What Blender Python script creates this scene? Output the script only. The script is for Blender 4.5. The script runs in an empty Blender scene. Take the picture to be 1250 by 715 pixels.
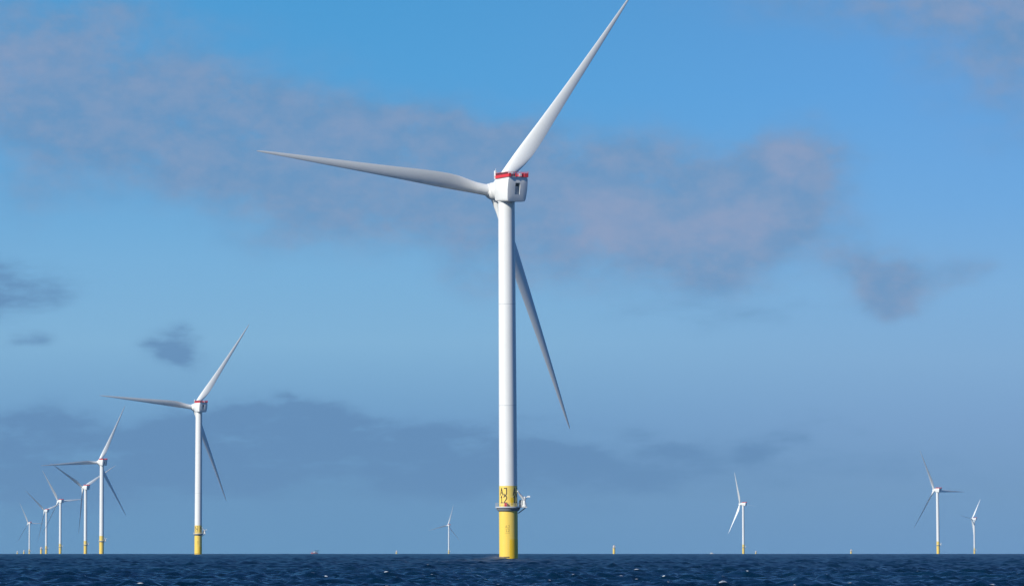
import bpy, bmesh, math, random
import numpy as np
from mathutils import Matrix, Vector

random.seed(4)
R = math.radians
SC = bpy.context.scene
COL = SC.collection

# ------------------------------------------------------------------ camera
CAM_H = 3.0                    # eye height above the water, metres
F_PX = 5595.0                  # focal length in pixels of the 1250 px wide photograph
EYE_Y = 670.6                  # row of the eye level in the photograph
R_EARTH = 7.4e6                # earth radius with refraction
cam_data = bpy.data.cameras.new('camera')
cam = bpy.data.objects.new('camera', cam_data)
COL.objects.link(cam)
PITCH = math.atan((EYE_Y - 357.5) / F_PX)
cam.location = (0, 0, CAM_H)
cam.rotation_euler = (math.pi / 2 + PITCH, 0, 0)
cam_data.sensor_width = 36.0
cam_data.lens = 36.0 * F_PX / 1250.0
cam_data.clip_start = 1.0
cam_data.clip_end = 80000.0
SC.camera = cam

# ------------------------------------------------------------------ light and sky
SUN_EL = R(33.0)
SUN_AZ = R(-48.0)              # to the left of the direction from the scene to the camera
sun_dir = Vector((math.sin(SUN_AZ) * math.cos(SUN_EL), -math.cos(SUN_AZ) * math.cos(SUN_EL), math.sin(SUN_EL)))
sd = bpy.data.lights.new('sun', 'SUN')
sd.energy = 5.0
sd.angle = R(0.53)
sd.color = (1.0, 0.975, 0.885)
sun = bpy.data.objects.new('sun', sd)
COL.objects.link(sun)
sun.rotation_euler = sun_dir.to_track_quat('Z', 'Y').to_euler()

SC.view_settings.view_transform = 'Standard'
SC.view_settings.look = 'None'
SC.view_settings.exposure = 0.0
SC.view_settings.gamma = 1.0
SC.view_settings.use_curve_mapping = False


def lin(r, g, b):
    def f(c):
        c /= 255.0
        return c / 12.92 if c <= 0.04045 else ((c + 0.055) / 1.055) ** 2.4
    return (f(r), f(g), f(b), 1.0)


class NT:
    """small helper that wires shader nodes"""
    def __init__(s, tree):
        s.t = tree
        s.n = tree.nodes
        s.l = tree.links

    def put(s, sock, v):
        if isinstance(v, bpy.types.NodeSocket):
            s.l.new(v, sock)
        else:
            sock.default_value = v

    def math(s, op, a, b=0.0, c=0.0, clamp=False):
        n = s.n.new('ShaderNodeMath')
        n.operation = op
        n.use_clamp = clamp
        s.put(n.inputs[0], a)
        s.put(n.inputs[1], b)
        s.put(n.inputs[2], c)
        return n.outputs[0]

    def mix(s, fac, a, b):
        n = s.n.new('ShaderNodeMix')
        n.data_type = 'RGBA'
        s.put(n.inputs[0], fac)
        s.put(n.inputs[6], a)
        s.put(n.inputs[7], b)
        return n.outputs[2]

    def noise(s, vec, scale, detail=4.0, rough=0.5, dist=0.0):
        n = s.n.new('ShaderNodeTexNoise')
        s.put(n.inputs['Vector'], vec)
        n.inputs['Scale'].default_value = scale
        n.inputs['Detail'].default_value = detail
        n.inputs['Roughness'].default_value = rough
        n.inputs['Distortion'].default_value = dist
        return n.outputs['Fac']

    def comb(s, x, y, z=0.0):
        n = s.n.new('ShaderNodeCombineXYZ')
        s.put(n.inputs[0], x)
        s.put(n.inputs[1], y)
        s.put(n.inputs[2], z)
        return n.outputs[0]

    def sstep(s, v, lo, hi):
        n = s.n.new('ShaderNodeMapRange')
        n.interpolation_type = 'SMOOTHSTEP'
        s.put(n.inputs['Value'], v)
        n.inputs['From Min'].default_value = lo
        n.inputs['From Max'].default_value = hi
        return n.outputs['Result']

    def ramp(s, fac, stops):
        n = s.n.new('ShaderNodeValToRGB')
        e = n.color_ramp.elements
        while len(e) < len(stops):
            e.new(0.5)
        for el, (p, c) in zip(e, stops):
            el.position = p
            el.color = c
        s.put(n.inputs[0], fac)
        return n.outputs[0]


world = bpy.data.worlds.new('World')
SC.world = world
world.use_nodes = True
world.node_tree.nodes.clear()
W = NT(world.node_tree)
SKY_STRENGTH = 0.1
SKY_GAIN = 1.0 / SKY_STRENGTH
sky = W.n.new('ShaderNodeTexSky')
sky.sky_type = 'NISHITA'
sky.sun_disc = False
sky.sun_elevation = SUN_EL
sky.sun_rotation = math.atan2(sun_dir.x, sun_dir.y)
sky.air_density = 1.0
sky.dust_density = 0.6
sky.ozone_density = 2.0
tc = W.n.new('ShaderNodeTexCoord')
sep = W.n.new('ShaderNodeSeparateXYZ')
W.l.new(tc.outputs['Generated'], sep.inputs[0])
az = W.math('ARCTAN2', sep.outputs[0], sep.outputs[1])        # compass bearing from +Y
el = W.math('ARCSINE', sep.outputs[2])
# sky angles in 1/5595 radian steps; A grows to the east (right), E downwards from 671 at eye level
A = W.math('MULTIPLY_ADD', az, F_PX, 625.0)
E = W.math('MULTIPLY_ADD', el, -F_PX, EYE_Y)
AE = W.comb(A, E)
warp = W.n.new('ShaderNodeTexNoise')
W.l.new(W.comb(W.math('MULTIPLY', A, 1 / 170.0), W.math('MULTIPLY', E, 1 / 95.0)), warp.inputs['Vector'])
warp.inputs['Scale'].default_value = 1.0
warp.inputs['Detail'].default_value = 5.0
warp.inputs['Roughness'].default_value = 0.55
wsep = W.n.new('ShaderNodeSeparateColor')
W.l.new(warp.outputs['Color'], wsep.inputs[0])
AW = W.math('ADD', A, W.math('MULTIPLY_ADD', wsep.outputs[0], 150.0, -75.0))
EW = W.math('ADD', E, W.math('MULTIPLY_ADD', wsep.outputs[1], 110.0, -55.0))


def gain(c):
    return tuple(v * SKY_GAIN for v in c[:3]) + (1.0,)


def blobs(lst):
    tot = None
    for (cx, cy, rx, ry, w) in lst:
        dx = W.math('MULTIPLY_ADD', AW, 1.0 / rx, -cx / rx)
        dy = W.math('MULTIPLY_ADD', EW, 1.0 / ry, -cy / ry)
        q = W.math('MULTIPLY_ADD', dx, dx, W.math('MULTIPLY', dy, dy))
        g = W.math('POWER', 0.3679, q)
        tot = W.math('MULTIPLY_ADD', g, w, tot if tot is not None else 0.0)
    return tot


h = W.math('MULTIPLY_ADD', E, -1.0 / 700.0, EYE_Y / 700.0, clamp=True)
clear_left = W.ramp(h, [(0.0, lin(98, 146, 188)), (0.10, lin(101, 146, 187)), (0.22, lin(112, 158, 200)),
                        (0.36, lin(131, 180, 216)), (0.5, lin(121, 177, 219)), (0.75, lin(85, 162, 218)),
                        (1.0, lin(74, 154, 211))])
clear_right = W.ramp(h, [(0.0, lin(106, 147, 192)), (0.10, lin(116, 153, 193)), (0.22, lin(124, 162, 204)),
                         (0.33, lin(131, 173, 213)), (0.45, lin(127, 176, 220)), (0.6, lin(112, 170, 224)), (0.8, lin(98, 162, 223)),
                         (1.0, lin(92, 152, 213))])
low = W.mix(W.sstep(A, 350.0, 1250.0), clear_left, clear_right)
sc_ = W.n.new('ShaderNodeVectorMath')
sc_.operation = 'SCALE'
W.l.new(low, sc_.inputs[0])
sc_.inputs['Scale'].default_value = SKY_GAIN
high = sky.outputs[0]
deep = W.mix(0.8, high, gain(lin(8, 76, 150)))
clear = W.mix(W.sstep(el, 0.125, 0.28), sc_.outputs[0], deep)

fine = W.noise(W.comb(W.math('MULTIPLY', A, 1 / 115.0), W.math('MULTIPLY', E, 1 / 92.0), 3.7), 1.0, 7.0, 0.6)
finer = W.noise(W.comb(W.math('MULTIPLY', A, 1 / 52.0), W.math('MULTIPLY', E, 1 / 34.0), 8.1), 1.0, 7.0, 0.64)


soft = W.math('MULTIPLY_ADD', fine, 0.76, W.math('MULTIPLY', finer, 0.24))


def cloud_alpha(lst, amp, lo, hi, top, tex):
    d = W.math('MINIMUM', blobs(lst), 1.1)
    n = W.math('MULTIPLY_ADD', tex, 2.4, -0.7)
    d = W.math('MULTIPLY', d, W.math('MULTIPLY_ADD', n, 2 * amp, 1.0 - amp))
    return W.math('MULTIPLY', W.sstep(d, lo, hi), top)


mauve = cloud_alpha([(70, 100, 220, 80, .95), (230, 165, 180, 62, .7), (330, 230, 150, 60, .45), (470, 180, 190, 62, .95), (560, 190, 120, 55, .5),
                     (480, 275, 170, 60, .55), (760, 255, 190, 75, .95), (900, 265, 130, 60, .7), (978, 205, 55, 48, .75),
                     (1065, 330, 55, 34, .85), (1085, 362, 40, 22, .4), (1165, 325, 38, 26, .5), (1150, 0, 260, 42, .75), (1235, 80, 120, 95, .75),
                     (640, 330, 130, 40, .25), (860, 330, 110, 38, .25), (40, 240, 90, 60, .4), (100, 15, 170, 30, .35)],
                    0.56, 0.05, 0.95, 0.84, soft)
col = W.mix(mauve, clear, W.mix(W.sstep(finer, 0.3, 0.7), gain(lin(105, 146, 189)), gain(lin(130, 153, 188))))
pink = cloud_alpha([(5, 85, 80, 36, .6), (150, 85, 90, 40, .35), (430, 160, 110, 28, .4), (745, 272, 85, 40, 1.1), (885, 276, 70, 32, .75),
                    (975, 200, 46, 36, .8), (1180, 5, 150, 22, .6)], 0.5, 0.1, 1.0, 0.48, soft)
col = W.mix(pink, col, gain(lin(152, 163, 194)))
streak = W.noise(W.comb(W.math('MULTIPLY', A, 1 / 88.0), W.math('MULTIPLY', E, 1 / 26.0), 5.3), 1.0, 7.0, 0.62)
slate = cloud_alpha([(120, 560, 330, 48, .4), (560, 560, 400, 40, .35), (1000, 570, 350, 40, .25), (230, 505, 60, 14, .6), (400, 515, 80, 14, .5), (590, 535, 60, 14, .6), (0, 345, 80, 34, .8), (35, 412, 34, 14, .6), (213, 434, 40, 21, 1.05), (60, 525, 90, 26, .8), (60, 575, 160, 36, .7),
                     (200, 530, 120, 30, .6), (320, 545, 130, 34, 1.0), (430, 540, 90, 28, .85), (520, 570, 120, 30, .6), (300, 590, 260, 30, .45),
                     (690, 552, 70, 15, .8), (740, 580, 130, 22, .45), (830, 545, 30, 11, .7), (943, 545, 32, 14, .7), (860, 375, 200, 25, .35),
                     (640, 512, 60, 8, .35), (300, 510, 60, 10, .5), (1010, 520, 30, 8, .35)],
                    0.8, 0.06, 1.1, 0.78, streak)
col = W.mix(slate, col, gain(lin(94, 133, 177)))
bgn = W.n.new('ShaderNodeBackground')
W.l.new(col, bgn.inputs[0])
bgn.inputs[1].default_value = SKY_STRENGTH
wo = W.n.new('ShaderNodeOutputWorld')
W.l.new(bgn.outputs[0], wo.inputs['Surface'])
SC.cycles.use_denoising = True
SC.cycles.denoising_input_passes = 'RGB_ALBEDO_NORMAL'
SC.cycles.sample_clamp_indirect = 1.5
world.cycles.sampling_method = 'MANUAL'
world.cycles.sample_map_resolution = 1024


# ------------------------------------------------------------------ placing helpers
def ray(px, py):
    """world direction of a photograph pixel, scaled so that y == 1"""
    x = (px - 625.0) / F_PX
    v = -(py - 357.5) / F_PX
    d = Vector((x, math.cos(PITCH) - v * math.sin(PITCH), math.sin(PITCH) + v * math.cos(PITCH)))
    return d / d.y


def sea_point(px, dist):
    """where the waterline of a thing stands: column px of the photograph at a distance"""
    x = ray(px, EYE_Y).x * dist
    return Vector((x, dist, -(x * x + dist * dist) / (2 * R_EARTH)))


# ------------------------------------------------------------------ materials
def new_mat(name):
    m = bpy.data.materials.new(name)
    m.use_nodes = True
    m.node_tree.nodes.clear()
    t = NT(m.node_tree)
    out = t.n.new('ShaderNodeOutputMaterial')
    b = t.n.new('ShaderNodeBsdfPrincipled')
    t.l.new(b.outputs[0], out.inputs['Surface'])
    return m, t, b, out


def paint(name, rgb, rough=0.4, grime=0.12, grime_rgb=None, streak=(0.8, 0.8, 0.06), spec=0.4):
    m, t, b, out = new_mat(name)
    tcn = t.n.new('ShaderNodeTexCoord')
    mp = t.n.new('ShaderNodeMapping')
    mp.inputs['Scale'].default_value = streak
    t.l.new(tcn.outputs['Object'], mp.inputs['Vector'])
    n1 = t.noise(mp.outputs[0], 1.0, 6.0, 0.6)
    n2 = t.noise(tcn.outputs['Object'], 0.35, 5.0, 0.6)
    g = t.math('MULTIPLY', t.sstep(t.math('MULTIPLY_ADD', n1, 0.6, t.math('MULTIPLY', n2, 0.4)), 0.42, 0.75), grime)
    gr = grime_rgb or tuple(c * 0.55 for c in rgb)
    c = t.mix(g, tuple(rgb) + (1.0,), tuple(gr) + (1.0,))
    t.l.new(c, b.inputs['Base Color'])
    b.inputs['Roughness'].default_value = rough
    b.inputs['Specular IOR Level'].default_value = spec
    return m


M = {}
M['tower_white'] = paint('tower_white', (0.80, 0.80, 0.79), 0.38, 0.16, (0.52, 0.51, 0.48))
M['blade_grey'] = paint('blade_grey', (0.86, 0.86, 0.84), 0.45, 0.2, (0.66, 0.65, 0.6), (0.7, 0.7, 0.12))
M['nacelle_white'] = paint('nacelle_white', (0.83, 0.83, 0.82), 0.42, 0.14, (0.5, 0.5, 0.48))
M['yellow'] = paint('yellow_paint', (0.88, 0.61, 0.095), 0.45, 0.22, (0.84, 0.70, 0.34))
M['yellow_deep'] = paint('deep_yellow_paint', (0.88, 0.56, 0.012), 0.45, 0.1, (0.7, 0.4, 0.02))
M['yellow_band'] = paint('yellow_band_paint', (0.88, 0.64, 0.14), 0.45, 0.3, (0.84, 0.5, 0.06))
M['letter'] = paint('lettering_paint', (0.035, 0.028, 0.025), 0.6, 0.1)
M['letter_faded'] = paint('faded_lettering_paint', (0.42, 0.28, 0.05), 0.6, 0.1)
M['red'] = paint('red_paint', (0.70, 0.035, 0.045), 0.45, 0.2, (0.55, 0.08, 0.08))
M['hull_red'] = paint('faded_red_hull_paint', (0.48, 0.15, 0.17), 0.5, 0.15)
M['steel'] = paint('galvanised_steel', (0.50, 0.52, 0.54), 0.5, 0.3, (0.3, 0.31, 0.32))
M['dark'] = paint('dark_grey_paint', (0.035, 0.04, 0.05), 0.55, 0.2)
M['grey'] = paint('mid_grey_paint', (0.22, 0.25, 0.28), 0.5, 0.2)
M['panel_grey'] = paint('panel_grey_paint', (0.42, 0.46, 0.49), 0.5, 0.15)
M['white'] = paint('white_paint', (0.82, 0.82, 0.81), 0.4, 0.1)
M['blue_dark'] = paint('dark_blue_paint', (0.03, 0.07, 0.16), 0.4, 0.1)
M['rust'] = paint('tide_stain', (0.14, 0.10, 0.05), 0.8, 0.5, (0.5, 0.4, 0.15), (2.0, 2.0, 1.0))
M['primer'] = paint('pale_cover_sheet', (0.62, 0.52, 0.46), 0.6, 0.25)
M['glass'] = paint('dark_window_glass', (0.02, 0.03, 0.04), 0.08, 0.0, spec=0.5)


# ------------------------------------------------------------------ mesh helpers
class MB:
    """collects shapes and links them as ONE mesh object"""
    def __init__(s):
        s.v = []
        s.f = []

    def add(s, vs, fs):
        o = len(s.v)
        s.v += [tuple(v) for v in vs]
        s.f += [tuple(i + o for i in f) for f in fs]

    def box(s, x0, x1, y0, y1, z0, z1, mat=None):
        vs = [Vector((x, y, z)) for z in (z0, z1) for y in (y0, y1) for x in (x0, x1)]
        if mat:
            vs = [mat @ v for v in vs]
        s.add(vs, [(0, 2, 3, 1), (4, 5, 7, 6), (0, 1, 5, 4), (1, 3, 7, 5), (3, 2, 6, 7), (2, 0, 4, 6)])

    def lathe(s, prof, seg=48, cx=0.0, cy=0.0, axis='z', cap=True):
        vs, fs = [], []
        for (r, z) in prof:
            for k in range(seg):
                a = 2 * math.pi * k / seg
                if axis == 'z':
                    vs.append((cx + r * math.cos(a), cy + r * math.sin(a), z))
                else:
                    vs.append((cx + r * math.sin(a), z, cy + r * math.cos(a)))
        for i in range(len(prof) - 1):
            for k in range(seg):
                k2 = (k + 1) % seg
                fs.append((i * seg + k, i * seg + k2, (i + 1) * seg + k2, (i + 1) * seg + k))
        if cap:
            fs.append(tuple(range(seg))[::-1])
            fs.append(tuple((len(prof) - 1) * seg + k for k in range(seg)))
        s.add(vs, fs)

    def tube(s, p0, p1, r0, r1=None, seg=8):
        r1 = r0 if r1 is None else r1
        p0, p1 = Vector(p0), Vector(p1)
        q = (p1 - p0).to_track_quat('Z', 'Y').to_matrix()
        vs = []
        for p, r in ((p0, r0), (p1, r1)):
            for k in range(seg):
                a = 2 * math.pi * k / seg
                vs.append(p + q @ Vector((r * math.cos(a), r * math.sin(a), 0)))
        fs = [(k, (k + 1) % seg, seg + (k + 1) % seg, seg + k) for k in range(seg)]
        fs += [tuple(range(seg))[::-1], tuple(seg + k for k in range(seg))]
        s.add(vs, fs)

    def path(s, pts, r, seg=6, closed=False):
        n = len(pts)
        for i in range(n if closed else n - 1):
            s.tube(pts[i], pts[(i + 1) % n], r, seg=seg)

    def mesh(s, name, mat):
        me = bpy.data.meshes.new(name)
        me.from_pydata(s.v, [], s.f)
        bm = bmesh.new()
        bm.from_mesh(me)
        bmesh.ops.recalc_face_normals(bm, faces=bm.faces)
        bm.to_mesh(me)
        bm.free()
        me.shade_smooth()
        me.set_sharp_from_angle(angle=R(32))
        me.materials.append(mat)
        return me

    def build(s, name, mat, parent=None):
        o = bpy.data.objects.new(name, s.mesh(name, mat))
        COL.objects.link(o)
        if parent:
            o.parent = parent
        return o


def thing(name, label, cat, loc, rotz=0.0, group=None, lean=0.0):
    o = bpy.data.objects.new(name, None)
    COL.objects.link(o)
    o.empty_display_size = 5.0
    o.location = loc
    o.rotation_euler = (0, lean, rotz)
    o['label'] = label
    o['category'] = cat
    if group:
        o['group'] = group
    return o


def bevelled(mb, name, mat, width, segs, parent=None):
    me = mb.mesh(name, mat)
    bm = bmesh.new()
    bm.from_mesh(me)
    bmesh.ops.bevel(bm, geom=list(bm.edges), offset=width, segments=segs, affect='EDGES', profile=0.5)
    bm.to_mesh(me)
    bm.free()
    me.shade_smooth()
    me.set_sharp_from_angle(angle=R(40))
    o = bpy.data.objects.new(name, me)
    COL.objects.link(o)
    if parent:
        o.parent = parent
    return o


# ------------------------------------------------------------------ the sea
wind = Vector((0.46, -0.89)).normalized()      # the waves run towards the lower right


def build_sea():
    rng = np.random.default_rng(11)
    r_near = np.geomspace(3.0, 235.0, 120)[:-1]
    rows = [235.0]
    while rows[-1] < 9500.0:
        rows.append(rows[-1] * 1.00095)
    r = np.concatenate([r_near, np.array(rows), np.geomspace(9600.0, 26000.0, 24)])
    fine_a = np.arange(-0.140, 0.1401, 0.00026)
    coarse = 0.140 + (np.linspace(0, 1, 60)[1:] ** 2.2) * (math.pi - 0.140)
    th = np.concatenate([-coarse[::-1], fine_a, coarse[:-1]])
    nr, nt = len(r), len(th)
    dth = np.gradient(th)
    dr = np.gradient(r)
    # wave components, log spaced, with random headings about the wind
    ncomp = 116
    lam = np.geomspace(0.7, 36.0, ncomp) * rng.uniform(0.95, 1.05, ncomp)
    k = 2 * np.pi / lam
    base = math.atan2(wind.y, wind.x)
    spread = np.where(lam > 12, 0.5, 0.95)
    hd = base + rng.normal(0, 1, ncomp) * spread
    kx, ky = k * np.cos(hd), k * np.sin(hd)
    steep = 0.060 * np.ones(ncomp)
    steep *= np.where(lam > 4, (4 / lam) ** 1.05, 1.0)
    amp = steep / k
    ph = rng.uniform(0, 2 * np.pi, ncomp)
    V = np.empty((nr, nt, 3), np.float32)
    foam = np.zeros((nr, nt), np.float32)
    resid = np.zeros((nr, nt), np.float32)
    ct, st = np.cos(th), np.sin(th)
    CH = 160
    for i0 in range(0, nr, CH):
        i1 = min(nr, i0 + CH)
        rr = r[i0:i1, None]
        X = (rr * st[None, :])
        Y = (rr * ct[None, :])
        cell = np.maximum(dr[i0:i1, None] * 1.0, rr * dth[None, :])
        cmin = cell.min()
        Z = np.zeros_like(X, dtype=np.float32)
        DX = np.zeros_like(Z)
        DY = np.zeros_like(Z)
        J = np.zeros_like(Z)
        S2 = np.full_like(Z, 0.5 * float(((amp * k) ** 2).sum()))
        for c in range(ncomp):
            if lam[c] < 2.0 * cmin:
                continue
            w = np.clip((lam[c] / cell - 2.0) / 1.6, 0, 1).astype(np.float32)
            p = ((kx[c] * X + ky[c] * Y + ph[c]) % (2 * np.pi)).astype(np.float32)
            sp, cp = np.sin(p), np.cos(p)
            S2 -= 0.5 * float((amp[c] * k[c]) ** 2) * w * w
            a = float(amp[c])
            Z += w * (a * cp)
            q = 0.85 * a * sp * w
            DX -= float(kx[c] / k[c]) * q
            DY -= float(ky[c] / k[c]) * q
            J += w * (a * float(k[c])) * cp
        V[i0:i1, :, 0] = X + DX
        V[i0:i1, :, 1] = Y + DY
        V[i0:i1, :, 2] = Z - (rr * rr) / (2 * R_EARTH)
        foam[i0:i1] = J
        resid[i0:i1] = np.sqrt(np.maximum(S2, 0.0))
    nv = nr * nt
    idx = np.arange(nv, dtype=np.int32).reshape(nr, nt)
    nxt = np.roll(idx, -1, axis=1)
    q = np.stack([idx[:-1], idx[1:], nxt[1:], nxt[:-1]], axis=-1).reshape(-1, 4)
    me = bpy.data.meshes.new('sea')
    me.vertices.add(nv + 1)
    co = np.concatenate([V.reshape(-1, 3), np.zeros((1, 3), np.float32)])
    me.vertices.foreach_set('co', co.ravel())
    tri = np.stack([np.full(nt, nv, np.int32), idx[0], np.roll(idx[0], -1)], axis=-1)
    nl = q.size + tri.size
    me.loops.add(nl)
    me.loops.foreach_set('vertex_index', np.concatenate([q.ravel(), tri.ravel()]))
    npoly = len(q) + len(tri)
    me.polygons.add(npoly)
    ls = np.concatenate([np.arange(len(q), dtype=np.int32) * 4, q.size + np.arange(len(tri), dtype=np.int32) * 3])
    me.polygons.foreach_set('loop_start', ls)
    me.update(calc_edges=True)
    at = me.attributes.new('crest', 'FLOAT', 'POINT')
    at.data.foreach_set('value', np.concatenate([foam.ravel(), np.zeros(1, np.float32)]))
    at = me.attributes.new('ripple', 'FLOAT', 'POINT')
    at.data.foreach_set('value', np.concatenate([resid.ravel(), np.zeros(1, np.float32)]))
    print('slope sd', math.sqrt(0.5 * ((amp * k) ** 2).sum()), 'far unresolved', resid.max())
    me.shade_smooth()
    o = bpy.data.objects.new('sea', me)
    COL.objects.link(o)
    o['kind'] = 'structure'
    o['label'] = 'dark blue choppy sea with a few small whitecaps, out to the horizon'
    print('sea verts', nv, 'crest sd', foam.std(), 'Hs', 4 * math.sqrt((amp ** 2).sum() / 2))
    # water: dark body colour under a clear reflecting skin, wind ripples as bump, foam on breaking crests
    m, t, b, out = new_mat('sea_water')
    geo = t.n.new('ShaderNodeNewGeometry')
    mp = t.n.new('ShaderNodeMapping')
    mp.inputs['Rotation'].default_value = (0, 0, -math.atan2(wind.x, -wind.y) * 0.6)
    mp.inputs['Scale'].default_value = (0.55, 1.0, 0.3)
    t.l.new(geo.outputs['Position'], mp.inputs['Vector'])
    rp = t.n.new('ShaderNodeAttribute')
    rp.attribute_name = 'ripple'
    slope = t.math('SQRT', t.math('MULTIPLY_ADD', rp.outputs['Fac'], rp.outputs['Fac'], 0.07 ** 2))   # rms slope finer than the mesh
    nz = t.n.new('ShaderNodeTexNoise')
    t.l.new(mp.outputs[0], nz.inputs['Vector'])
    nz.inputs['Scale'].default_value = 0.8
    nz.inputs['Detail'].default_value = 4.0
    nz.inputs['Roughness'].default_value = 0.6
    off = t.n.new('ShaderNodeVectorMath')
    off.operation = 'SUBTRACT'
    t.l.new(nz.outputs['Color'], off.inputs[0])
    off.inputs[1].default_value = (0.5, 0.5, 0.5)
    scl = t.n.new('ShaderNodeVectorMath')
    scl.operation = 'SCALE'
    t.l.new(off.outputs[0], scl.inputs[0])
    t.l.new(t.math('MULTIPLY', slope, 2.2), scl.inputs['Scale'])
    flat = t.n.new('ShaderNodeVectorMath')
    flat.operation = 'MULTIPLY_ADD'
    t.l.new(scl.outputs[0], flat.inputs[0])
    flat.inputs[1].default_value = (1, 1, 0)
    t.l.new(geo.outputs['Normal'], flat.inputs[2])
    nrm = t.n.new('ShaderNodeVectorMath')
    nrm.operation = 'NORMALIZE'
    t.l.new(flat.outputs[0], nrm.inputs[0])
    t.l.new(nrm.outputs[0], b.inputs['Normal'])
    big = t.noise(geo.outputs['Position'], 0.006, 3.0, 0.5)
    body = t.mix(t.sstep(big, 0.35, 0.65), (0.0005, 0.011, 0.030, 1), (0.0008, 0.018, 0.040, 1))
    an = t.n.new('ShaderNodeAttribute')
    an.attribute_name = 'crest'
    patch = t.noise(geo.outputs['Position'], 0.035, 2.0, 0.5)
    lace = t.noise(geo.outputs['Position'], 1.6, 5.0, 0.7)
    fo = t.math('ADD', an.outputs['Fac'], t.math('MULTIPLY_ADD', patch, 1.1, -0.62))
    fo = t.math('ADD', fo, t.math('MULTIPLY_ADD', lace, 0.5, -0.25))
    fo = t.sstep(fo, FOAM_LO, FOAM_LO + 0.14)
    t.l.new(t.mix(fo, body, (0.75, 0.78, 0.80, 1)), b.inputs['Base Color'])
    b.inputs['IOR'].default_value = 1.333
    b.inputs['Specular IOR Level'].default_value = 0.5
    t.l.new(t.math('SQRT', t.math('MULTIPLY', slope, 0.30)), b.inputs['Roughness'])
    me.materials.append(m)
    return o


FOAM_LO = 0.97
build_sea()

# ------------------------------------------------------------------ haze over the water
hz = MB()
hz.box(-9000, 9000, -1500, 26500, -62.0, 275.0)
hme = hz.mesh('haze', (lambda: None)() or bpy.data.materials.new('sea_haze'))
hm = hme.materials[0]
hm.use_nodes = True
hm.node_tree.nodes.clear()
ht = NT(hm.node_tree)
ho = ht.n.new('ShaderNodeOutputMaterial')
pv = ht.n.new('ShaderNodeVolumePrincipled')
pv.inputs['Color'].default_value = (0.40, 0.72, 1.0, 1)
pv.inputs['Density'].default_value = 2.0e-5
ht.l.new(pv.outputs[0], ho.inputs['Volume'])
haze = bpy.data.objects.new('haze', hme)
COL.objects.link(haze)
haze['kind'] = 'stuff'
haze['label'] = 'thin pale blue sea haze over the water'


# ------------------------------------------------------------------ the wind turbine, one of its kind
HUB_Z = 120.5
TILT = R(5.0)
HUB_Y = 8.5
R_TP = 3.05


def wrap(u, z, r):
    """a point on a cylinder; u metres along the arc, 0 faces the camera (-Y), + to the right"""
    a = u / r
    return (r * math.sin(a), -r * math.cos(a), z)


def stroke_text(rows, u0, ztop, ch, cw, gap, lead, sw, r, mb):
    """letters from strokes, laid on a cylinder of radius r as slightly raised bars"""
    glyph = {
        'A': [[(0, 0), (.5, 1), (1, 0)], [(.18, .34), (.82, .34)]],
        'J': [[(.15, 1), (.9, 1), (.9, .2), (.7, 0), (.25, 0), (.05, .18)]],
        '1': [[(.2, .78), (.55, 1), (.55, 0)], [(.2, 0), (.9, 0)]],
        '2': [[(.05, .8), (.2, .97), (.5, 1), (.8, .95), (.95, .76), (.85, .55), (.05, 0), (1, 0)]],
        '_': [[(0, .5), (1, .5)]],
    }
    for ri, row in enumerate(rows):
        zb = ztop - ch - ri * (ch + lead)
        wtot = len(row) * cw + (len(row) - 1) * gap
        for ci, chx in enumerate(row):
            ub = u0 - wtot / 2 + ci * (cw + gap)
            for line in glyph[chx]:
                for (a, b) in zip(line[:-1], line[1:]):
                    pa = Vector((ub + a[0] * cw, zb + a[1] * ch))
                    pb = Vector((ub + b[0] * cw, zb + b[1] * ch))
                    d = (pb - pa)
                    ln = d.length
                    d.normalize()
                    nrm = Vector((-d.y, d.x)) * sw / 2
                    pa -= d * sw * 0.35
                    pb += d * sw * 0.35
                    ns = max(1, int(ln / 0.25))
                    vs, fs = [], []
                    for i in range(ns + 1):
                        p = pa.lerp(pb, i / ns)
                        for sgn, rr in ((1, r + .02), (-1, r + .02), (1, r - .02), (-1, r - .02)):
                            qv = p + nrm * sgn
                            vs.append(wrap(qv.x, qv.y, rr))
                    for i in range(ns):
                        o, n = i * 4, i * 4 + 4
                        fs += [(o, o + 1, n + 1, n), (o + 2, n + 2, n + 3, o + 3), (o, n, n + 2, o + 2), (o + 1, o + 3, n + 3, n + 1)]
                    fs += [(0, 2, 3, 1), (ns * 4, ns * 4 + 1, ns * 4 + 3, ns * 4 + 2)]
                    mb.add(vs, fs)


def curved_panel(u0, u1, z0, z1, r, th, mb, n=12):
    vs, fs = [], []
    for i in range(n + 1):
        u = u0 + (u1 - u0) * i / n
        for z, rr in ((z0, r + th), (z1, r + th), (z1, r - .05), (z0, r - .05)):
            vs.append(wrap(u, z, rr))
    for i in range(n):
        o, m_ = i * 4, i * 4 + 4
        for a in range(4):
            b = (a + 1) % 4
            fs.append((o + a, m_ + a, m_ + b, o + b))
    fs += [(0, 1, 2, 3), (n * 4 + 3, n * 4 + 2, n * 4 + 1, n * 4)]
    mb.add(vs, fs)


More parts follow.
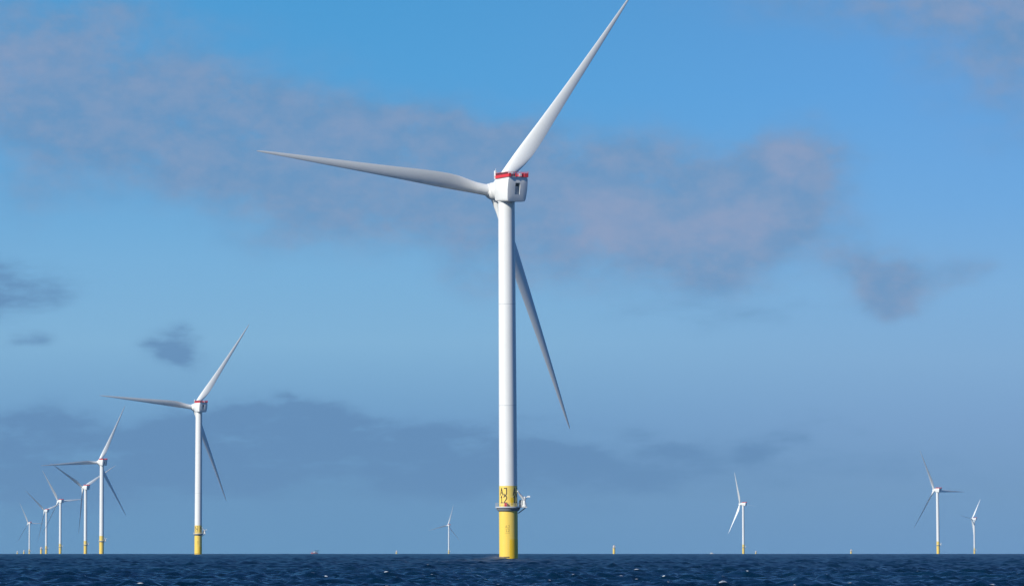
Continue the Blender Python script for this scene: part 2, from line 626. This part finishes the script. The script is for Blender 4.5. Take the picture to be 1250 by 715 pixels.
def blade_mesh():
    # span station, chord, thickness ratio, twist (deg), pitch axis as share of chord
    st = [(2.3, 3.75, 1.0, 20, .5), (4.5, 3.7, 1.0, 20, .5), (7, 3.85, .86, 19, .47), (10, 4.35, .66, 18, .42), (13.5, 4.95, .50, 16.5, .37),
          (17, 5.20, .41, 14.5, .34), (21, 5.08, .36, 12, .33), (26, 4.70, .32, 9.5, .32), (32, 4.18, .29, 7.3, .32), (39, 3.60, .27, 5.4, .32),
          (46, 3.07, .25, 3.9, .32), (53, 2.60, .23, 2.7, .32), (60, 2.15, .22, 1.7, .32), (67, 1.68, .21, .9, .32), (73, 1.27, .20, .4, .32),
          (78, .93, .19, .1, .33), (81.5, .62, .19, 0, .34), (83.2, .34, .2, 0, .38), (83.8, .08, .2, 0, .45)]
    NP = 28
    vs, fs = [], []
    for (r_, ch, tr, tw, ax) in st:
        t = R(tw + 4.0)
        s = r_ / 83.8
        circ = min(1.0, max(0.0, (tr - 0.42) / 0.55))
        pre = 1.6 * s + 2.2 * s ** 2.2                # coning and pre-bend away from the tower
        for i in range(NP):
            a = 2 * math.pi * i / NP
            c = 0.5 - 0.5 * math.cos(a)               # 0 leading edge, 1 trailing edge
            side = 1 if a < math.pi else -1
            yt = tr / 0.2 * (0.2969 * math.sqrt(c) - 0.126 * c - 0.3516 * c * c + 0.2843 * c ** 3 - 0.1036 * c ** 4) * 0.2
            ya = side * yt + 0.05 * 4 * c * (1 - c) * (1 - circ)
            yc = 0.5 * math.sin(a) * tr
            y = ya * (1 - circ) + yc * circ
            # chord direction: LE to -X; suction side looks downwind (-Y)
            xc = (c - ax) * ch
            yc2 = -y * ch
            X = xc * math.cos(t) + yc2 * math.sin(t) * 1.0
            Y = -xc * math.sin(t) + yc2 * math.cos(t)
            vs.append((X, Y + pre, r_))
    vs = [(x, y, z * 1.012) for (x, y, z) in vs]
    n = len(st)
    for i in range(n - 1):
        for k_ in range(NP):
            k2 = (k_ + 1) % NP
            fs.append((i * NP + k_, i * NP + k2, (i + 1) * NP + k2, (i + 1) * NP + k_))
    fs.append(tuple(range(NP))[::-1])
    fs.append(tuple((n - 1) * NP + k_ for k_ in range(NP)))
    mb = MB()
    mb.add(vs, fs)
    me = mb.mesh('blade', M['blade_grey'])
    me.set_sharp_from_angle(angle=R(70))
    return me


def nacelle_mesh():
    """boxy house with a bulging slanted rear wall and rounded edges, cut open at the rear hatch"""
    vs, fs = [], []
    NS = 44
    # y station, half width, bottom, top, corner radius
    secs = [(2.0, 3.42, 116.7, 123.85, .75), (1.85, 3.5, 116.6, 123.9, .8), (-2.5, 3.58, 116.35, 123.9, .8), (-7.2, 3.6, 116.1, 123.9, .85), (-8.4, 3.6, 116.1, 123.9, .9)]
    def outline(hw, zb, zt, cr):
        pts = []
        hz_ = (zt - zb) / 2
        zc = (zt + zb) / 2
        for i in range(NS):
            a = 2 * math.pi * i / NS
            ca, sa = math.cos(a), math.sin(a)
            e = 0.15
            x = hw * math.copysign(abs(ca) ** e, ca)
            z = hz_ * math.copysign(abs(sa) ** e, sa)
            zz = zc + z
            # the sides draw in towards the belly
            low = max(0.0, (zc - zz) / hz_)
            high = max(0.0, (zz - zc) / hz_)
            x *= 1 - 0.12 * low ** 2.2 - 0.03 * high ** 2
            pts.append((x, zz))
        return pts
    zs = lambda z: max(0.0, (124.0 - z) / 7.7)
    for (y, hw, zb, zt, cr) in secs:
        for (x, z) in outline(hw, zb, zt, cr):
            slant = 1.35 * zs(z) ** 1.3 if y < -6.0 else (0.5 * zs(z) if y < -5 else 0)
            vs.append((x, y + slant, z))
    n = len(secs)
    for i in range(n - 1):
        for k_ in range(NS):
            k2 = (k_ + 1) % NS
            fs.append((i * NS + k_, i * NS + k2, (i + 1) * NS + k2, (i + 1) * NS + k_))
    fs.append(tuple(range(NS)))
    # rear cap: shrinking rings with a bulge
    last = (n - 1) * NS
    ring = [vs[last + k_] for k_ in range(NS)]
    cx, cz = 0.0, 120.1
    prev = last
    for sc, bul in ((.97, .025), (.5, .05), (.25, .06)):
        o = len(vs)
        for (x, y, z) in ring:
            nz = cz + (z - cz) * sc
            ny = -8.4 + 1.35 * zs(nz) ** 1.3 - bul
            vs.append((x * sc, ny, nz))
        for k_ in range(NS):
            k2 = (k_ + 1) % NS
            fs.append((prev + k_, prev + k2, o + k2, o + k_))
        prev = o
    fs.append(tuple(prev + k_ for k_ in range(NS)))
    mb = MB()
    mb.add(vs, fs)
    me = mb.mesh('nacelle', M['nacelle_white'])
    ob = bpy.data.objects.new('cut_body', me)
    COL.objects.link(ob)
    cb = MB()
    cb.box(-0.88, 0.88, -12, -6.9, 118.35, 122.05)
    cut = cb.build('cutter', M['nacelle_white'])
    md = ob.modifiers.new('b', 'BOOLEAN')
    md.operation = 'DIFFERENCE'
    md.object = cut
    md.solver = 'EXACT'
    bpy.context.view_layer.update()
    dg = bpy.context.evaluated_depsgraph_get()
    me2 = bpy.data.meshes.new_from_object(ob.evaluated_get(dg))
    bpy.data.objects.remove(ob)
    bpy.data.objects.remove(cut)
    me2.name = 'nacelle'
    me2.shade_smooth()
    me2.set_sharp_from_angle(angle=R(28))
    return me2


BLADE = blade_mesh()
NACELLE = nacelle_mesh()
PARTS = {}


def part(name, mesh_or_mb, mat, parent, m=None):
    """adds a part; the same mesh is shared by every turbine"""
    if isinstance(mesh_or_mb, MB):
        me = mesh_or_mb.mesh(name, mat)
    else:
        me = mesh_or_mb
    o = bpy.data.objects.new(name, me)
    COL.objects.link(o)
    o.parent = parent
    if m is not None:
        o.matrix_local = m
    return o


def make_turbine():
    t = thing('wind_turbine', 'x', 'wind turbine', (0, 0, 0), group='offshore wind turbines standing in the sea')
    # yellow foundation piece in the water
    mb = MB()
    mb.lathe([(R_TP, -9), (R_TP, 15.9), (R_TP + .12, 15.95), (R_TP + .12, 16.15), (R_TP - .2, 16.2)], 64)
    tp = part('transition_piece', mb, M['yellow'], t)
    mb = MB()
    curved_panel(0.35, 4.7, -2, 6.6, R_TP, .02, mb, 18)
    p = part('paint_patch', mb, M['yellow_deep'], tp)
    p['label'] = 'deeper yellow rectangle on the right of the base'
    mb = MB()
    curved_panel(-4.2, 0.33, 0.5, 0.95, R_TP, .015, mb, 16)
    part('tide_stain', mb, M['rust'], tp)
    mb = MB()
    stroke_text(['AJ', '12'], -0.35, 11.1, .85, .55, .22, .35, .12, R_TP, mb)
    stroke_text(['__'], -0.35, 8.7, .3, .7, .1, .1, .09, R_TP, mb)
    part('small_lettering', mb, M['letter_faded'], tp)
    # work platform ring with a bay for the crane on the right
    mb = MB()
    seg = 72
    ring_o, ring_i = [], []
    for k_ in range(seg):
        a = 2 * math.pi * k_ / seg
        rad = 4.2
        ring_o.append((rad * math.cos(a), rad * math.sin(a)))
    vs, fs = [], []
    for z in (16.75, 17.2):
        for (x, y) in ring_o:
            vs.append((x, y, z))
        for k_ in range(seg):
            a = 2 * math.pi * k_ / seg
            vs.append((2.9 * math.cos(a), 2.9 * math.sin(a), z))
    for k_ in range(seg):
        k2 = (k_ + 1) % seg
        fs += [(k_, k2, seg + k2, seg + k_)[::-1], (2 * seg + k_, 2 * seg + k2, 3 * seg + k2, 3 * seg + k_),
               (k_, k2, 2 * seg + k2, 2 * seg + k_), (seg + k2, seg + k_, 3 * seg + k_, 3 * seg + k2)]
    mb.add(vs, fs)
    mb.box(3.3, 6.1, -1.7, 1.7, 16.78, 17.17)
    plat = part('platform', mb, M['steel'], t)
    mb = MB()
    mb.lathe([(R_TP - .1, 15.7), (3.35, 15.72), (3.8, 16.3), (3.85, 16.74), (3.0, 16.74)], 64)
    mb.tube((3.2, -.9, 15.0), (5.6, -.9, 16.76), .16)
    mb.tube((3.2, .9, 15.0), (5.6, .9, 16.76), .16)
    part('support_collar', mb, M['grey'], plat)
    mb = MB()
    outl = []
    for k_ in range(40):
        a = R(24) + (2 * math.pi - 2 * R(24)) * k_ / 39
        outl.append((4.12 * math.cos(a), 4.12 * math.sin(a)))
    outl += [(4.1, -1.62), (6.02, -1.62), (6.02, 0), (6.02, 1.62), (4.1, 1.62)]
    for z in (17.75, 18.3):
        mb.path([(x, y, z) for (x, y) in outl], .032, 5, True)
    for (x, y) in outl[::2]:
        mb.tube((x, y, 17.2), (x, y, 18.32), .038, seg=5)
    part('railing', mb, M['steel'], plat)
    # crane: post, folded jib leaning back to the tower, short tail
    mb = MB()
    mb.lathe([(.62, 17.17), (.62, 17.5), (.42, 17.7), (.42, 19.4), (.55, 19.5), (.5, 20.2), (.2, 20.4)], 20, cx=5.25, cy=-0.3)
    cr = part('crane', mb, M['white'], t)
    mb = MB()
    mb.tube((5.25, -.3, 19.3), (3.95, -1.1, 20.9), .5, .36, 12)
    mb.tube((3.95, -1.1, 20.9), (3.05, -1.9, 22.2), .34, .22, 12)
    part('jib', mb, M['white'], cr)
    mb = MB()
    mb.tube((5.3, -.3, 19.6), (6.3, .1, 20.35), .2, .16, 10)
    mb.box(6.2, 7.1, -.1, .35, 20.15, 20.65)
    part('counterweight', mb, M['white'], cr)
    # grey cabinet on the crane bay
    mb = MB()
    mb.lathe([(.72, 17.17), (.74, 18.9), (.6, 19.25), (.2, 19.35)], 20, cx=4.25, cy=0.5)
    part('cabinet', mb, M['steel'], t)
    # tower
    def tr(z):
        return 2.98 - (z - 17) / (116.6 - 17) * .30
    mb = MB()
    prof = []
    z = 23.9
    prof.append((tr(z), z))
    for zz in (50.0, 50.06, 83.0, 83.06, 116.2):
        prof.append((tr(zz), zz))
    prof.append((2.85, 116.25))
    prof.append((2.85, 116.62))
    mb.lathe(prof, 72)
    tw = part('tower', mb, M['tower_white'], t)
    for zz in (50.0, 83.0):
        mb = MB()
        mb.lathe([(tr(zz) - .02, zz - .07), (tr(zz) + .018, zz - .06), (tr(zz) + .018, zz + .06), (tr(zz) - .02, zz + .07)], 72)
        part('flange_seam', mb, M['panel_grey'], tw)
    mb = MB()
    mb.lathe([(2.98, 17.16), (2.965, 23.898)], 72)
    band = part('marking_band', mb, M['yellow_band'], t)
    for ang in (-33, 57):
        mb = MB()
        stroke_text(['AJ', '12'], R(ang) * 2.975, 23.1, 2.2, 1.12, .32, .3, .30, 2.975, mb)
        part('lettering', mb, M['letter'], band)
    mb = MB()
    curved_panel(R(14) * 2.98, R(38) * 2.98, 17.9, 20.0, 2.985, .07, mb, 8)
    dr_ = part('access_door', mb, M['yellow_deep'], band)
    # nacelle and rotor
    nac = part('nacelle', NACELLE, None, t)
    mb = MB()
    mb.box(-0.86, 0.86, -6.95, -6.86, 118.37, 121.0)
    ht_ = part('hatch_door', mb, M['panel_grey'], nac)
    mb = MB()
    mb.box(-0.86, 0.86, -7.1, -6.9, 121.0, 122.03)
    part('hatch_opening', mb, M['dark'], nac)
    mb = MB()
    for (xx, w) in ((-2.1, .05), (2.1, .05)):
        mb.box(xx - w, xx + w, -8.78, -8.5, 120.0, 123.2)
    # cooler and helicopter deck on the roof
    mb = MB()
    mb.box(-3.5, 3.5, -8.7, 1.6, 123.92, 124.15)
    hd_ = part('roof_deck', mb, M['steel'], nac)
    mb = MB()
    mb.box(-3.60, -3.52, -8.72, 1.5, 124.0, 124.98)
    mb.box(3.52, 3.60, -8.72, 1.5, 124.22, 125.28)
    mb.box(-3.5, -2.75, -8.82, -8.74, 123.95, 125.2)
    mb.box(-1.1, -0.75, -8.82, -8.74, 123.95, 125.2)
    mb.box(1.15, 1.85, -8.82, -8.74, 123.95, 125.2)
    mb.box(2.1, 3.5, -8.82, -8.74, 123.95, 125.2)
    part('red_panel', mb, M['red'], hd_)
    mb = MB()
    y = -8.6
    for k_ in range(14):
        yy = -8.7 + k_ * .78
        for xx in (-3.56, 3.56):
            mb.tube((xx, yy, 124.2), (xx, yy, 125.7), .05, seg=5)
    for xx in (-3.56, 3.56):
        mb.tube((xx, -8.75, 125.68), (xx, 1.5, 125.68), .05, seg=5)
    for k_ in range(10):
        xx = -3.5 + k_ * .78
        mb.tube((xx, -8.7, 124.2), (xx, -8.7, 125.6), .05, seg=5)
    mb.tube((-3.5, -8.7, 125.55), (3.5, -8.7, 125.55), .05, seg=5)
    mb.tube((-3.5, -8.7, 124.8), (3.5, -8.7, 124.8), .04, seg=5)
    part('deck_railing', mb, M['red'], hd_)
    mb = MB()
    for k_ in range(7):
        y0 = -6.6 + k_ * 1.12
        mb.box(-3.48, -2.7, y0, y0 + .8, 124.2, 125.6)
    mb.box(-2.4, 2.6, -1.6, -.9, 124.2, 125.5)
    part('cooler', mb, M['dark'], hd_)
    mb = MB()
    mb.box(-3.6, -3.0, .75, 1.75, 123.9, 126.6)
    mb.tube((-3.3, 1.2, 126.6), (-3.3, 1.2, 127.3), .06, seg=6)
    part('weather_mast', mb, M['white'], hd_)
    mb = MB()
    mb.box(.15, 1.0, -8.95, -8.5, 124.3, 125.05)
    mb.tube((.5, -8.6, 125.05), (.5, -8.6, 126.0), .05, seg=6)
    part('equipment_box', mb, M['white'], hd_)
    # drum of the generator, hub and blades
    mb = MB()
    mb.lathe([(2.6, 1.85), (3.42, 1.95), (3.5, 2.3), (3.5, 4.4), (3.3, 4.8), (2.7, 4.95)], 56, cx=0, cy=HUB_Z, axis='y')
    part('generator', mb, M['nacelle_white'], t)
    mb = MB()
    mb.lathe([(2.65, -3.7), (2.9, -3.4), (2.95, -1.0), (2.9, 1.2), (2.6, 2.4), (1.9, 3.3), (.9, 3.8), (.05, 3.95)], 48, axis='y')
    for k_ in range(3):
        a = 2 * math.pi * k_ / 3
        d = Vector((math.sin(a), 0, math.cos(a)))
        mb.tube(d * .8, d * 2.9, 2.1, 2.02, 32)
    part('hub', mb, M['nacelle_white'], t)
    for k_ in range(3):
        part('blade', BLADE, None, t)
    return t


def aim(t, yaw, azim, feather=0.0):
    """turn the nacelle by yaw and the rotor by azim"""
    Rz = Matrix.Rotation(yaw, 4, 'Z')
    k_ = 0
    for c in t.children:
        kind = c.name.split('.')[0]
        if kind in ('nacelle', 'generator'):
            c.matrix_local = Rz
        elif kind in ('hub', 'blade'):
            m = Rz @ Matrix.Translation((0, HUB_Y, HUB_Z)) @ Matrix.Rotation(TILT, 4, 'X')
            if kind == 'blade':
                c.matrix_local = m @ Matrix.Rotation(azim + k_ * 2 * math.pi / 3, 4, 'Y') @ Matrix.Rotation(-feather, 4, 'Z')
                k_ += 1
            else:
                c.matrix_local = m @ Matrix.Rotation(azim, 4, 'Y')


def children(o):
    return sorted(o.children, key=lambda c: c.name)


MINOR = {'tide_stain', 'small_lettering', 'flange_seam', 'access_door', 'paint_patch', 'hatch_opening', 'lettering', 'weather_mast', 'equipment_box'}


def copy_tree(o, parent=None, skip=()):
    if o.name.split('.')[0] in skip:
        return None
    c = o.copy()
    COL.objects.link(c)
    c.parent = parent
    for ch in children(o):
        copy_tree(ch, c, skip)
    return c


def dist_for_hub(py):
    """distance at which a hub stands at row py of the photograph"""
    e = ray(625, py).z
    lo, hi = 800.0, 30000.0
    for _ in range(60):
        d = (lo + hi) / 2
        if (HUB_Z - d * d / (2 * R_EARTH) - CAM_H) / d > e:
            lo = d
        else:
            hi = d
    return lo


# tower column, hub row, yaw seen from the camera, blade azimuth, lean, label
TURBINES = [
    (620.9, 231.3, 27.3, 37.0, -0.35, 'largest white wind turbine in the centre, big AJ 12 lettering above its platform'),
    (241.9, 496.5, 26.8, 35.3, 0.1, 'second largest white wind turbine, between the largest one and the row far left'),
    (123.9, 564.0, 28.8, 26.3, 0.0, 'third largest white wind turbine, biggest and rightmost of the row receding on the left'),
    (104.3, 594.5, 36.0, 60.5, -0.1, 'wind turbine with a blade hanging down its tower, left of the third largest'),
    (73.5, 611.3, 36.0, 85.0, 0.0, 'small wind turbine in the left row with one blade lying level to the right'),
    (56.4, 622.8, 36.0, 69.0, 0.0, 'thin faded wind turbine in the left row, right beside a bare yellow stump'),
    (35.9, 638.0, 36.0, 90.0, 0.0, 'smallest and palest wind turbine of the left row, farthest to the left'),
    (1145.3, 597.8, 45.0, 92.0, -0.5, 'biggest wind turbine on the right side, blades spread up left, right and down left'),
    (907.6, 614.8, 61.0, 91.0, -0.2, 'wind turbine with a bright blade slanting down left, midway between centre and right edge'),
    (1189.6, 633.0, 63.0, 36.0, -0.2, 'pale wind turbine nearest the right edge, one blade raised to the upper right'),
    (547.9, 640.8, 28.0, 16.0, 0.0, 'tiny pale wind turbine on the horizon just left of the largest one'),
]
FEATHER = {3: 12, 4: 20, 5: 15, 6: 20, 7: 4, 8: 78, 9: 78}     # blades turned out of the wind on the idle ones
proto = make_turbine()
for i, (px, py, yaw, azm, lean, lab) in enumerate(TURBINES):
    D = dist_for_hub(py)
    if i == 0:
        t = proto
    else:
        t = copy_tree(proto, None, () if i < 2 else MINOR)
    t.location = sea_point(px, D)
    a = math.atan((px - 625) / F_PX)
    t.rotation_euler = (0, R(lean), -a)
    t['label'] = lab
    aim(t, R(yaw), R(azm), R(FEATHER.get(i, 0)))
    print(i, 'D', round(D))

# red crate standing on the near turbine's platform
base = TURBINES[0]
D0 = dist_for_hub(base[1])
p0 = sea_point(base[0], D0)
mb = MB()
mb.box(-.45, .45, -.35, .35, 0, 1.05)
bx = thing('crate', 'small red crate on the platform of the largest turbine, below the lettering', 'crate',
           p0 + Vector((-.95, -3.5, 17.21)))
bevelled(mb, 'body', M['red'], .05, 2, bx)
mb = MB()
mb.box(-.48, .48, -.38, .38, 1.05, 1.15)
mb.box(-.3, .3, -.41, -.38, .55, .7)
part('lid', mb, M['red'], bx)


# spray thrown up where waves break on the weather side of the near base
sm = bpy.data.materials.new('spray_mist')
sm.use_nodes = True
sm.node_tree.nodes.clear()
t_ = NT(sm.node_tree)
so = t_.n.new('ShaderNodeOutputMaterial')
sv = t_.n.new('ShaderNodeVolumePrincipled')
sv.inputs['Color'].default_value = (0.95, 0.96, 0.98, 1)
stc = t_.n.new('ShaderNodeTexCoord')
vl = t_.n.new('ShaderNodeVectorMath')
vl.operation = 'LENGTH'
smap = t_.n.new('ShaderNodeMapping')
smap.inputs['Scale'].default_value = (1 / 4.6, 1 / 3.0, 1 / 2.0)
t_.l.new(stc.outputs['Object'], smap.inputs['Vector'])
t_.l.new(smap.outputs[0], vl.inputs[0])
fall = t_.math('SUBTRACT', 1.0, t_.sstep(vl.outputs['Value'], 0.0, 0.98))
sn = t_.noise(stc.outputs['Object'], 0.7, 4.0, 0.6)
t_.l.new(t_.math('MULTIPLY', t_.math('MULTIPLY', fall, t_.sstep(sn, 0.3, 0.7)), 0.22), sv.inputs['Density'])
t_.l.new(sv.outputs[0], so.inputs['Volume'])
mb = MB()
mb.lathe([(.05, -1.95), (1.4, -1.8), (2.6, -1.2), (3.0, -.3), (2.9, .5), (2.3, 1.2), (1.2, 1.8), (.05, 2.0)], 24)
mb.v = [(x * 1.53, y, z) for (x, y, z) in mb.v]
spray = mb.build('sea_spray', sm)
spray.location = p0 + Vector((-4.6, -5.2, .1))
spray['kind'] = 'stuff'
spray['label'] = 'faint white spray at the foot of the largest turbine'

# ------------------------------------------------------------------ bare foundations without towers
def make_foundation():
    t = thing('turbine_foundation', 'x', 'turbine foundation', (0, 0, 0), group='bare turbine foundations near the horizon')
    mb = MB()
    mb.lathe([(R_TP, -9), (R_TP, 15.9), (R_TP + .15, 16.0), (R_TP + .15, 16.3)], 40)
    part('transition_piece', mb, M['yellow'], t)
    mb = MB()
    mb.lathe([(3.0, 16.2), (4.2, 16.5), (4.2, 17.0), (2.6, 17.0)], 40)
    pl = part('platform', mb, M['steel'], t)
    mb = MB()
    for k_ in range(24):
        a = 2 * math.pi * k_ / 24
        mb.tube((4.1 * math.cos(a), 4.1 * math.sin(a), 17), (4.1 * math.cos(a), 4.1 * math.sin(a), 18.1), .05, seg=5)
    mb.path([(4.1 * math.cos(2 * math.pi * k_ / 24), 4.1 * math.sin(2 * math.pi * k_ / 24), 18.1) for k_ in range(24)], .05, 5, True)
    part('railing', mb, M['steel'], pl)
    mb = MB()
    mb.lathe([(2.7, 17.0), (2.65, 20.6), (2.2, 22.0), (.8, 23.0), (.1, 23.3)], 32)
    part('cover', mb, M['primer'], t)
    mb = MB()
    mb.lathe([(.35, 17.0), (.3, 21.0), (.1, 21.1)], 10, cx=3.5, cy=-.5)
    mb.tube((3.5, -.5, 20.7), (1.8, -2.0, 23.6), .22, .12)
    part('crane', mb, M['white'], t)
    return t


FOUND = [
    (749.5, 11300, 'yellow turbine foundation with a pale cover, just right of the largest turbine on the horizon'),
    (50.3, 13000, 'yellow turbine foundation standing in the left row beside the thin faded turbine'),
    (29.3, 17400, 'short pale foundation stump just left of the smallest turbine in the left row'),
    (21.2, 18900, 'lowest foundation stump, farthest to the left on the horizon'),
    (1039.0, 16300, 'pale foundation stump alone on the horizon left of the big right turbine'),
    (922.7, 18700, 'tiny foundation stump just right of the turbine with the bright slanting blade'),
    (484.0, 18300, 'tiny pinkish foundation stump alone between the red boat and the tiny central turbine'),
]
fproto = make_foundation()
for i, (px, D, lab) in enumerate(FOUND):
    t = fproto if i == 0 else copy_tree(fproto)
    t.location = sea_point(px, D)
    t['label'] = lab


# ------------------------------------------------------------------ two boats on the horizon
def hull_shape(L, Bm, zk, zd, zbow, mb):
    """ship hull along X with a raked bow at +X"""
    st = [(-L / 2, .86, 0), (-L * .42, .95, 0), (-L * .1, 1.0, 0), (L * .2, .96, .12), (L * .38, .62, .5), (L * .5, .06, 1.0)]
    vs, fs = [], []
    for (x, w, up) in st:
        d = zd + (zbow - zd) * up
        hw = Bm / 2 * w
        xk = x - L * .06 * up
        vs += [(xk, 0, zk), (xk, -hw * .7, zk + .3), (x, -hw, d), (x, hw, d), (xk, hw * .7, zk + .3)]
    n = len(st)
    for i in range(n - 1):
        for k_ in range(5):
            k2 = (k_ + 1) % 5
            fs.append((i * 5 + k_, i * 5 + k2, i * 5 + 5 + k2, i * 5 + 5 + k_))
    fs += [tuple(range(5))[::-1], tuple((n - 1) * 5 + k_ for k_ in range(5))]
    mb.add(vs, fs)


pb = sea_point(383.6, 10500)
b1 = thing('work_boat', 'red and white work boat with dark raised deck on the horizon', 'boat', pb)
b1.rotation_euler.z = R(205)
mb = MB()
hull_shape(17.5, 6.5, -1.2, 3.6, 5.0, mb)
part('hull', mb, M['hull_red'], b1)
mb = MB()
mb.box(-5.2, 1.0, -2.6, 2.6, 3.62, 6.8)
cabin = bevelled(mb, 'cabin', M['white'], .25, 2, b1)
mb = MB()
mb.box(1.03, 1.1, -2.2, 2.2, 5.2, 6.2)
mb.box(-4.6, .6, -2.7, -2.62, 5.2, 6.2)
mb.box(-4.6, .6, 2.62, 2.7, 5.2, 6.2)
part('window', mb, M['glass'], cabin)
mb = MB()
mb.box(-11.0, -1.0, -3.4, 3.4, 8.6, 9.3)
for (x, y) in ((-8.3, -2.5), (-8.3, 2.5), (-3.4, -2.5), (-3.4, 2.5)):
    mb.tube((x, y, 3.4), (x, y, 8.62), .3)
part('raised_deck', mb, M['blue_dark'], b1)
mb = MB()
mb.tube((4.2, 0, 3.6), (4.6, 0, 9.6), .3, .2)
mb.tube((3.0, 0, 8.4), (6.4, 0, 8.4), .15)
part('mast', mb, M['hull_red'], b1)

pb = sea_point(869.2, 9000)
b2 = thing('motor_boat', 'tiny low white boat on the horizon, left of the turbine with the bright slanting blade', 'boat', pb)
mb = MB()
hull_shape(8.6, 3.2, -.8, 1.5, 2.1, mb)
part('hull', mb, M['white'], b2)
mb = MB()
mb.box(-2.6, 1.0, -1.2, 1.2, 1.52, 3.2)
cb_ = bevelled(mb, 'cabin', M['white'], .15, 2, b2)
mb = MB()
mb.box(1.02, 1.06, -1.0, 1.0, 2.2, 2.9)
mb.box(-2.2, .7, -1.25, -1.21, 2.2, 2.9)
mb.box(-2.2, .7, 1.21, 1.25, 2.2, 2.9)
part('window', mb, M['glass'], cb_)
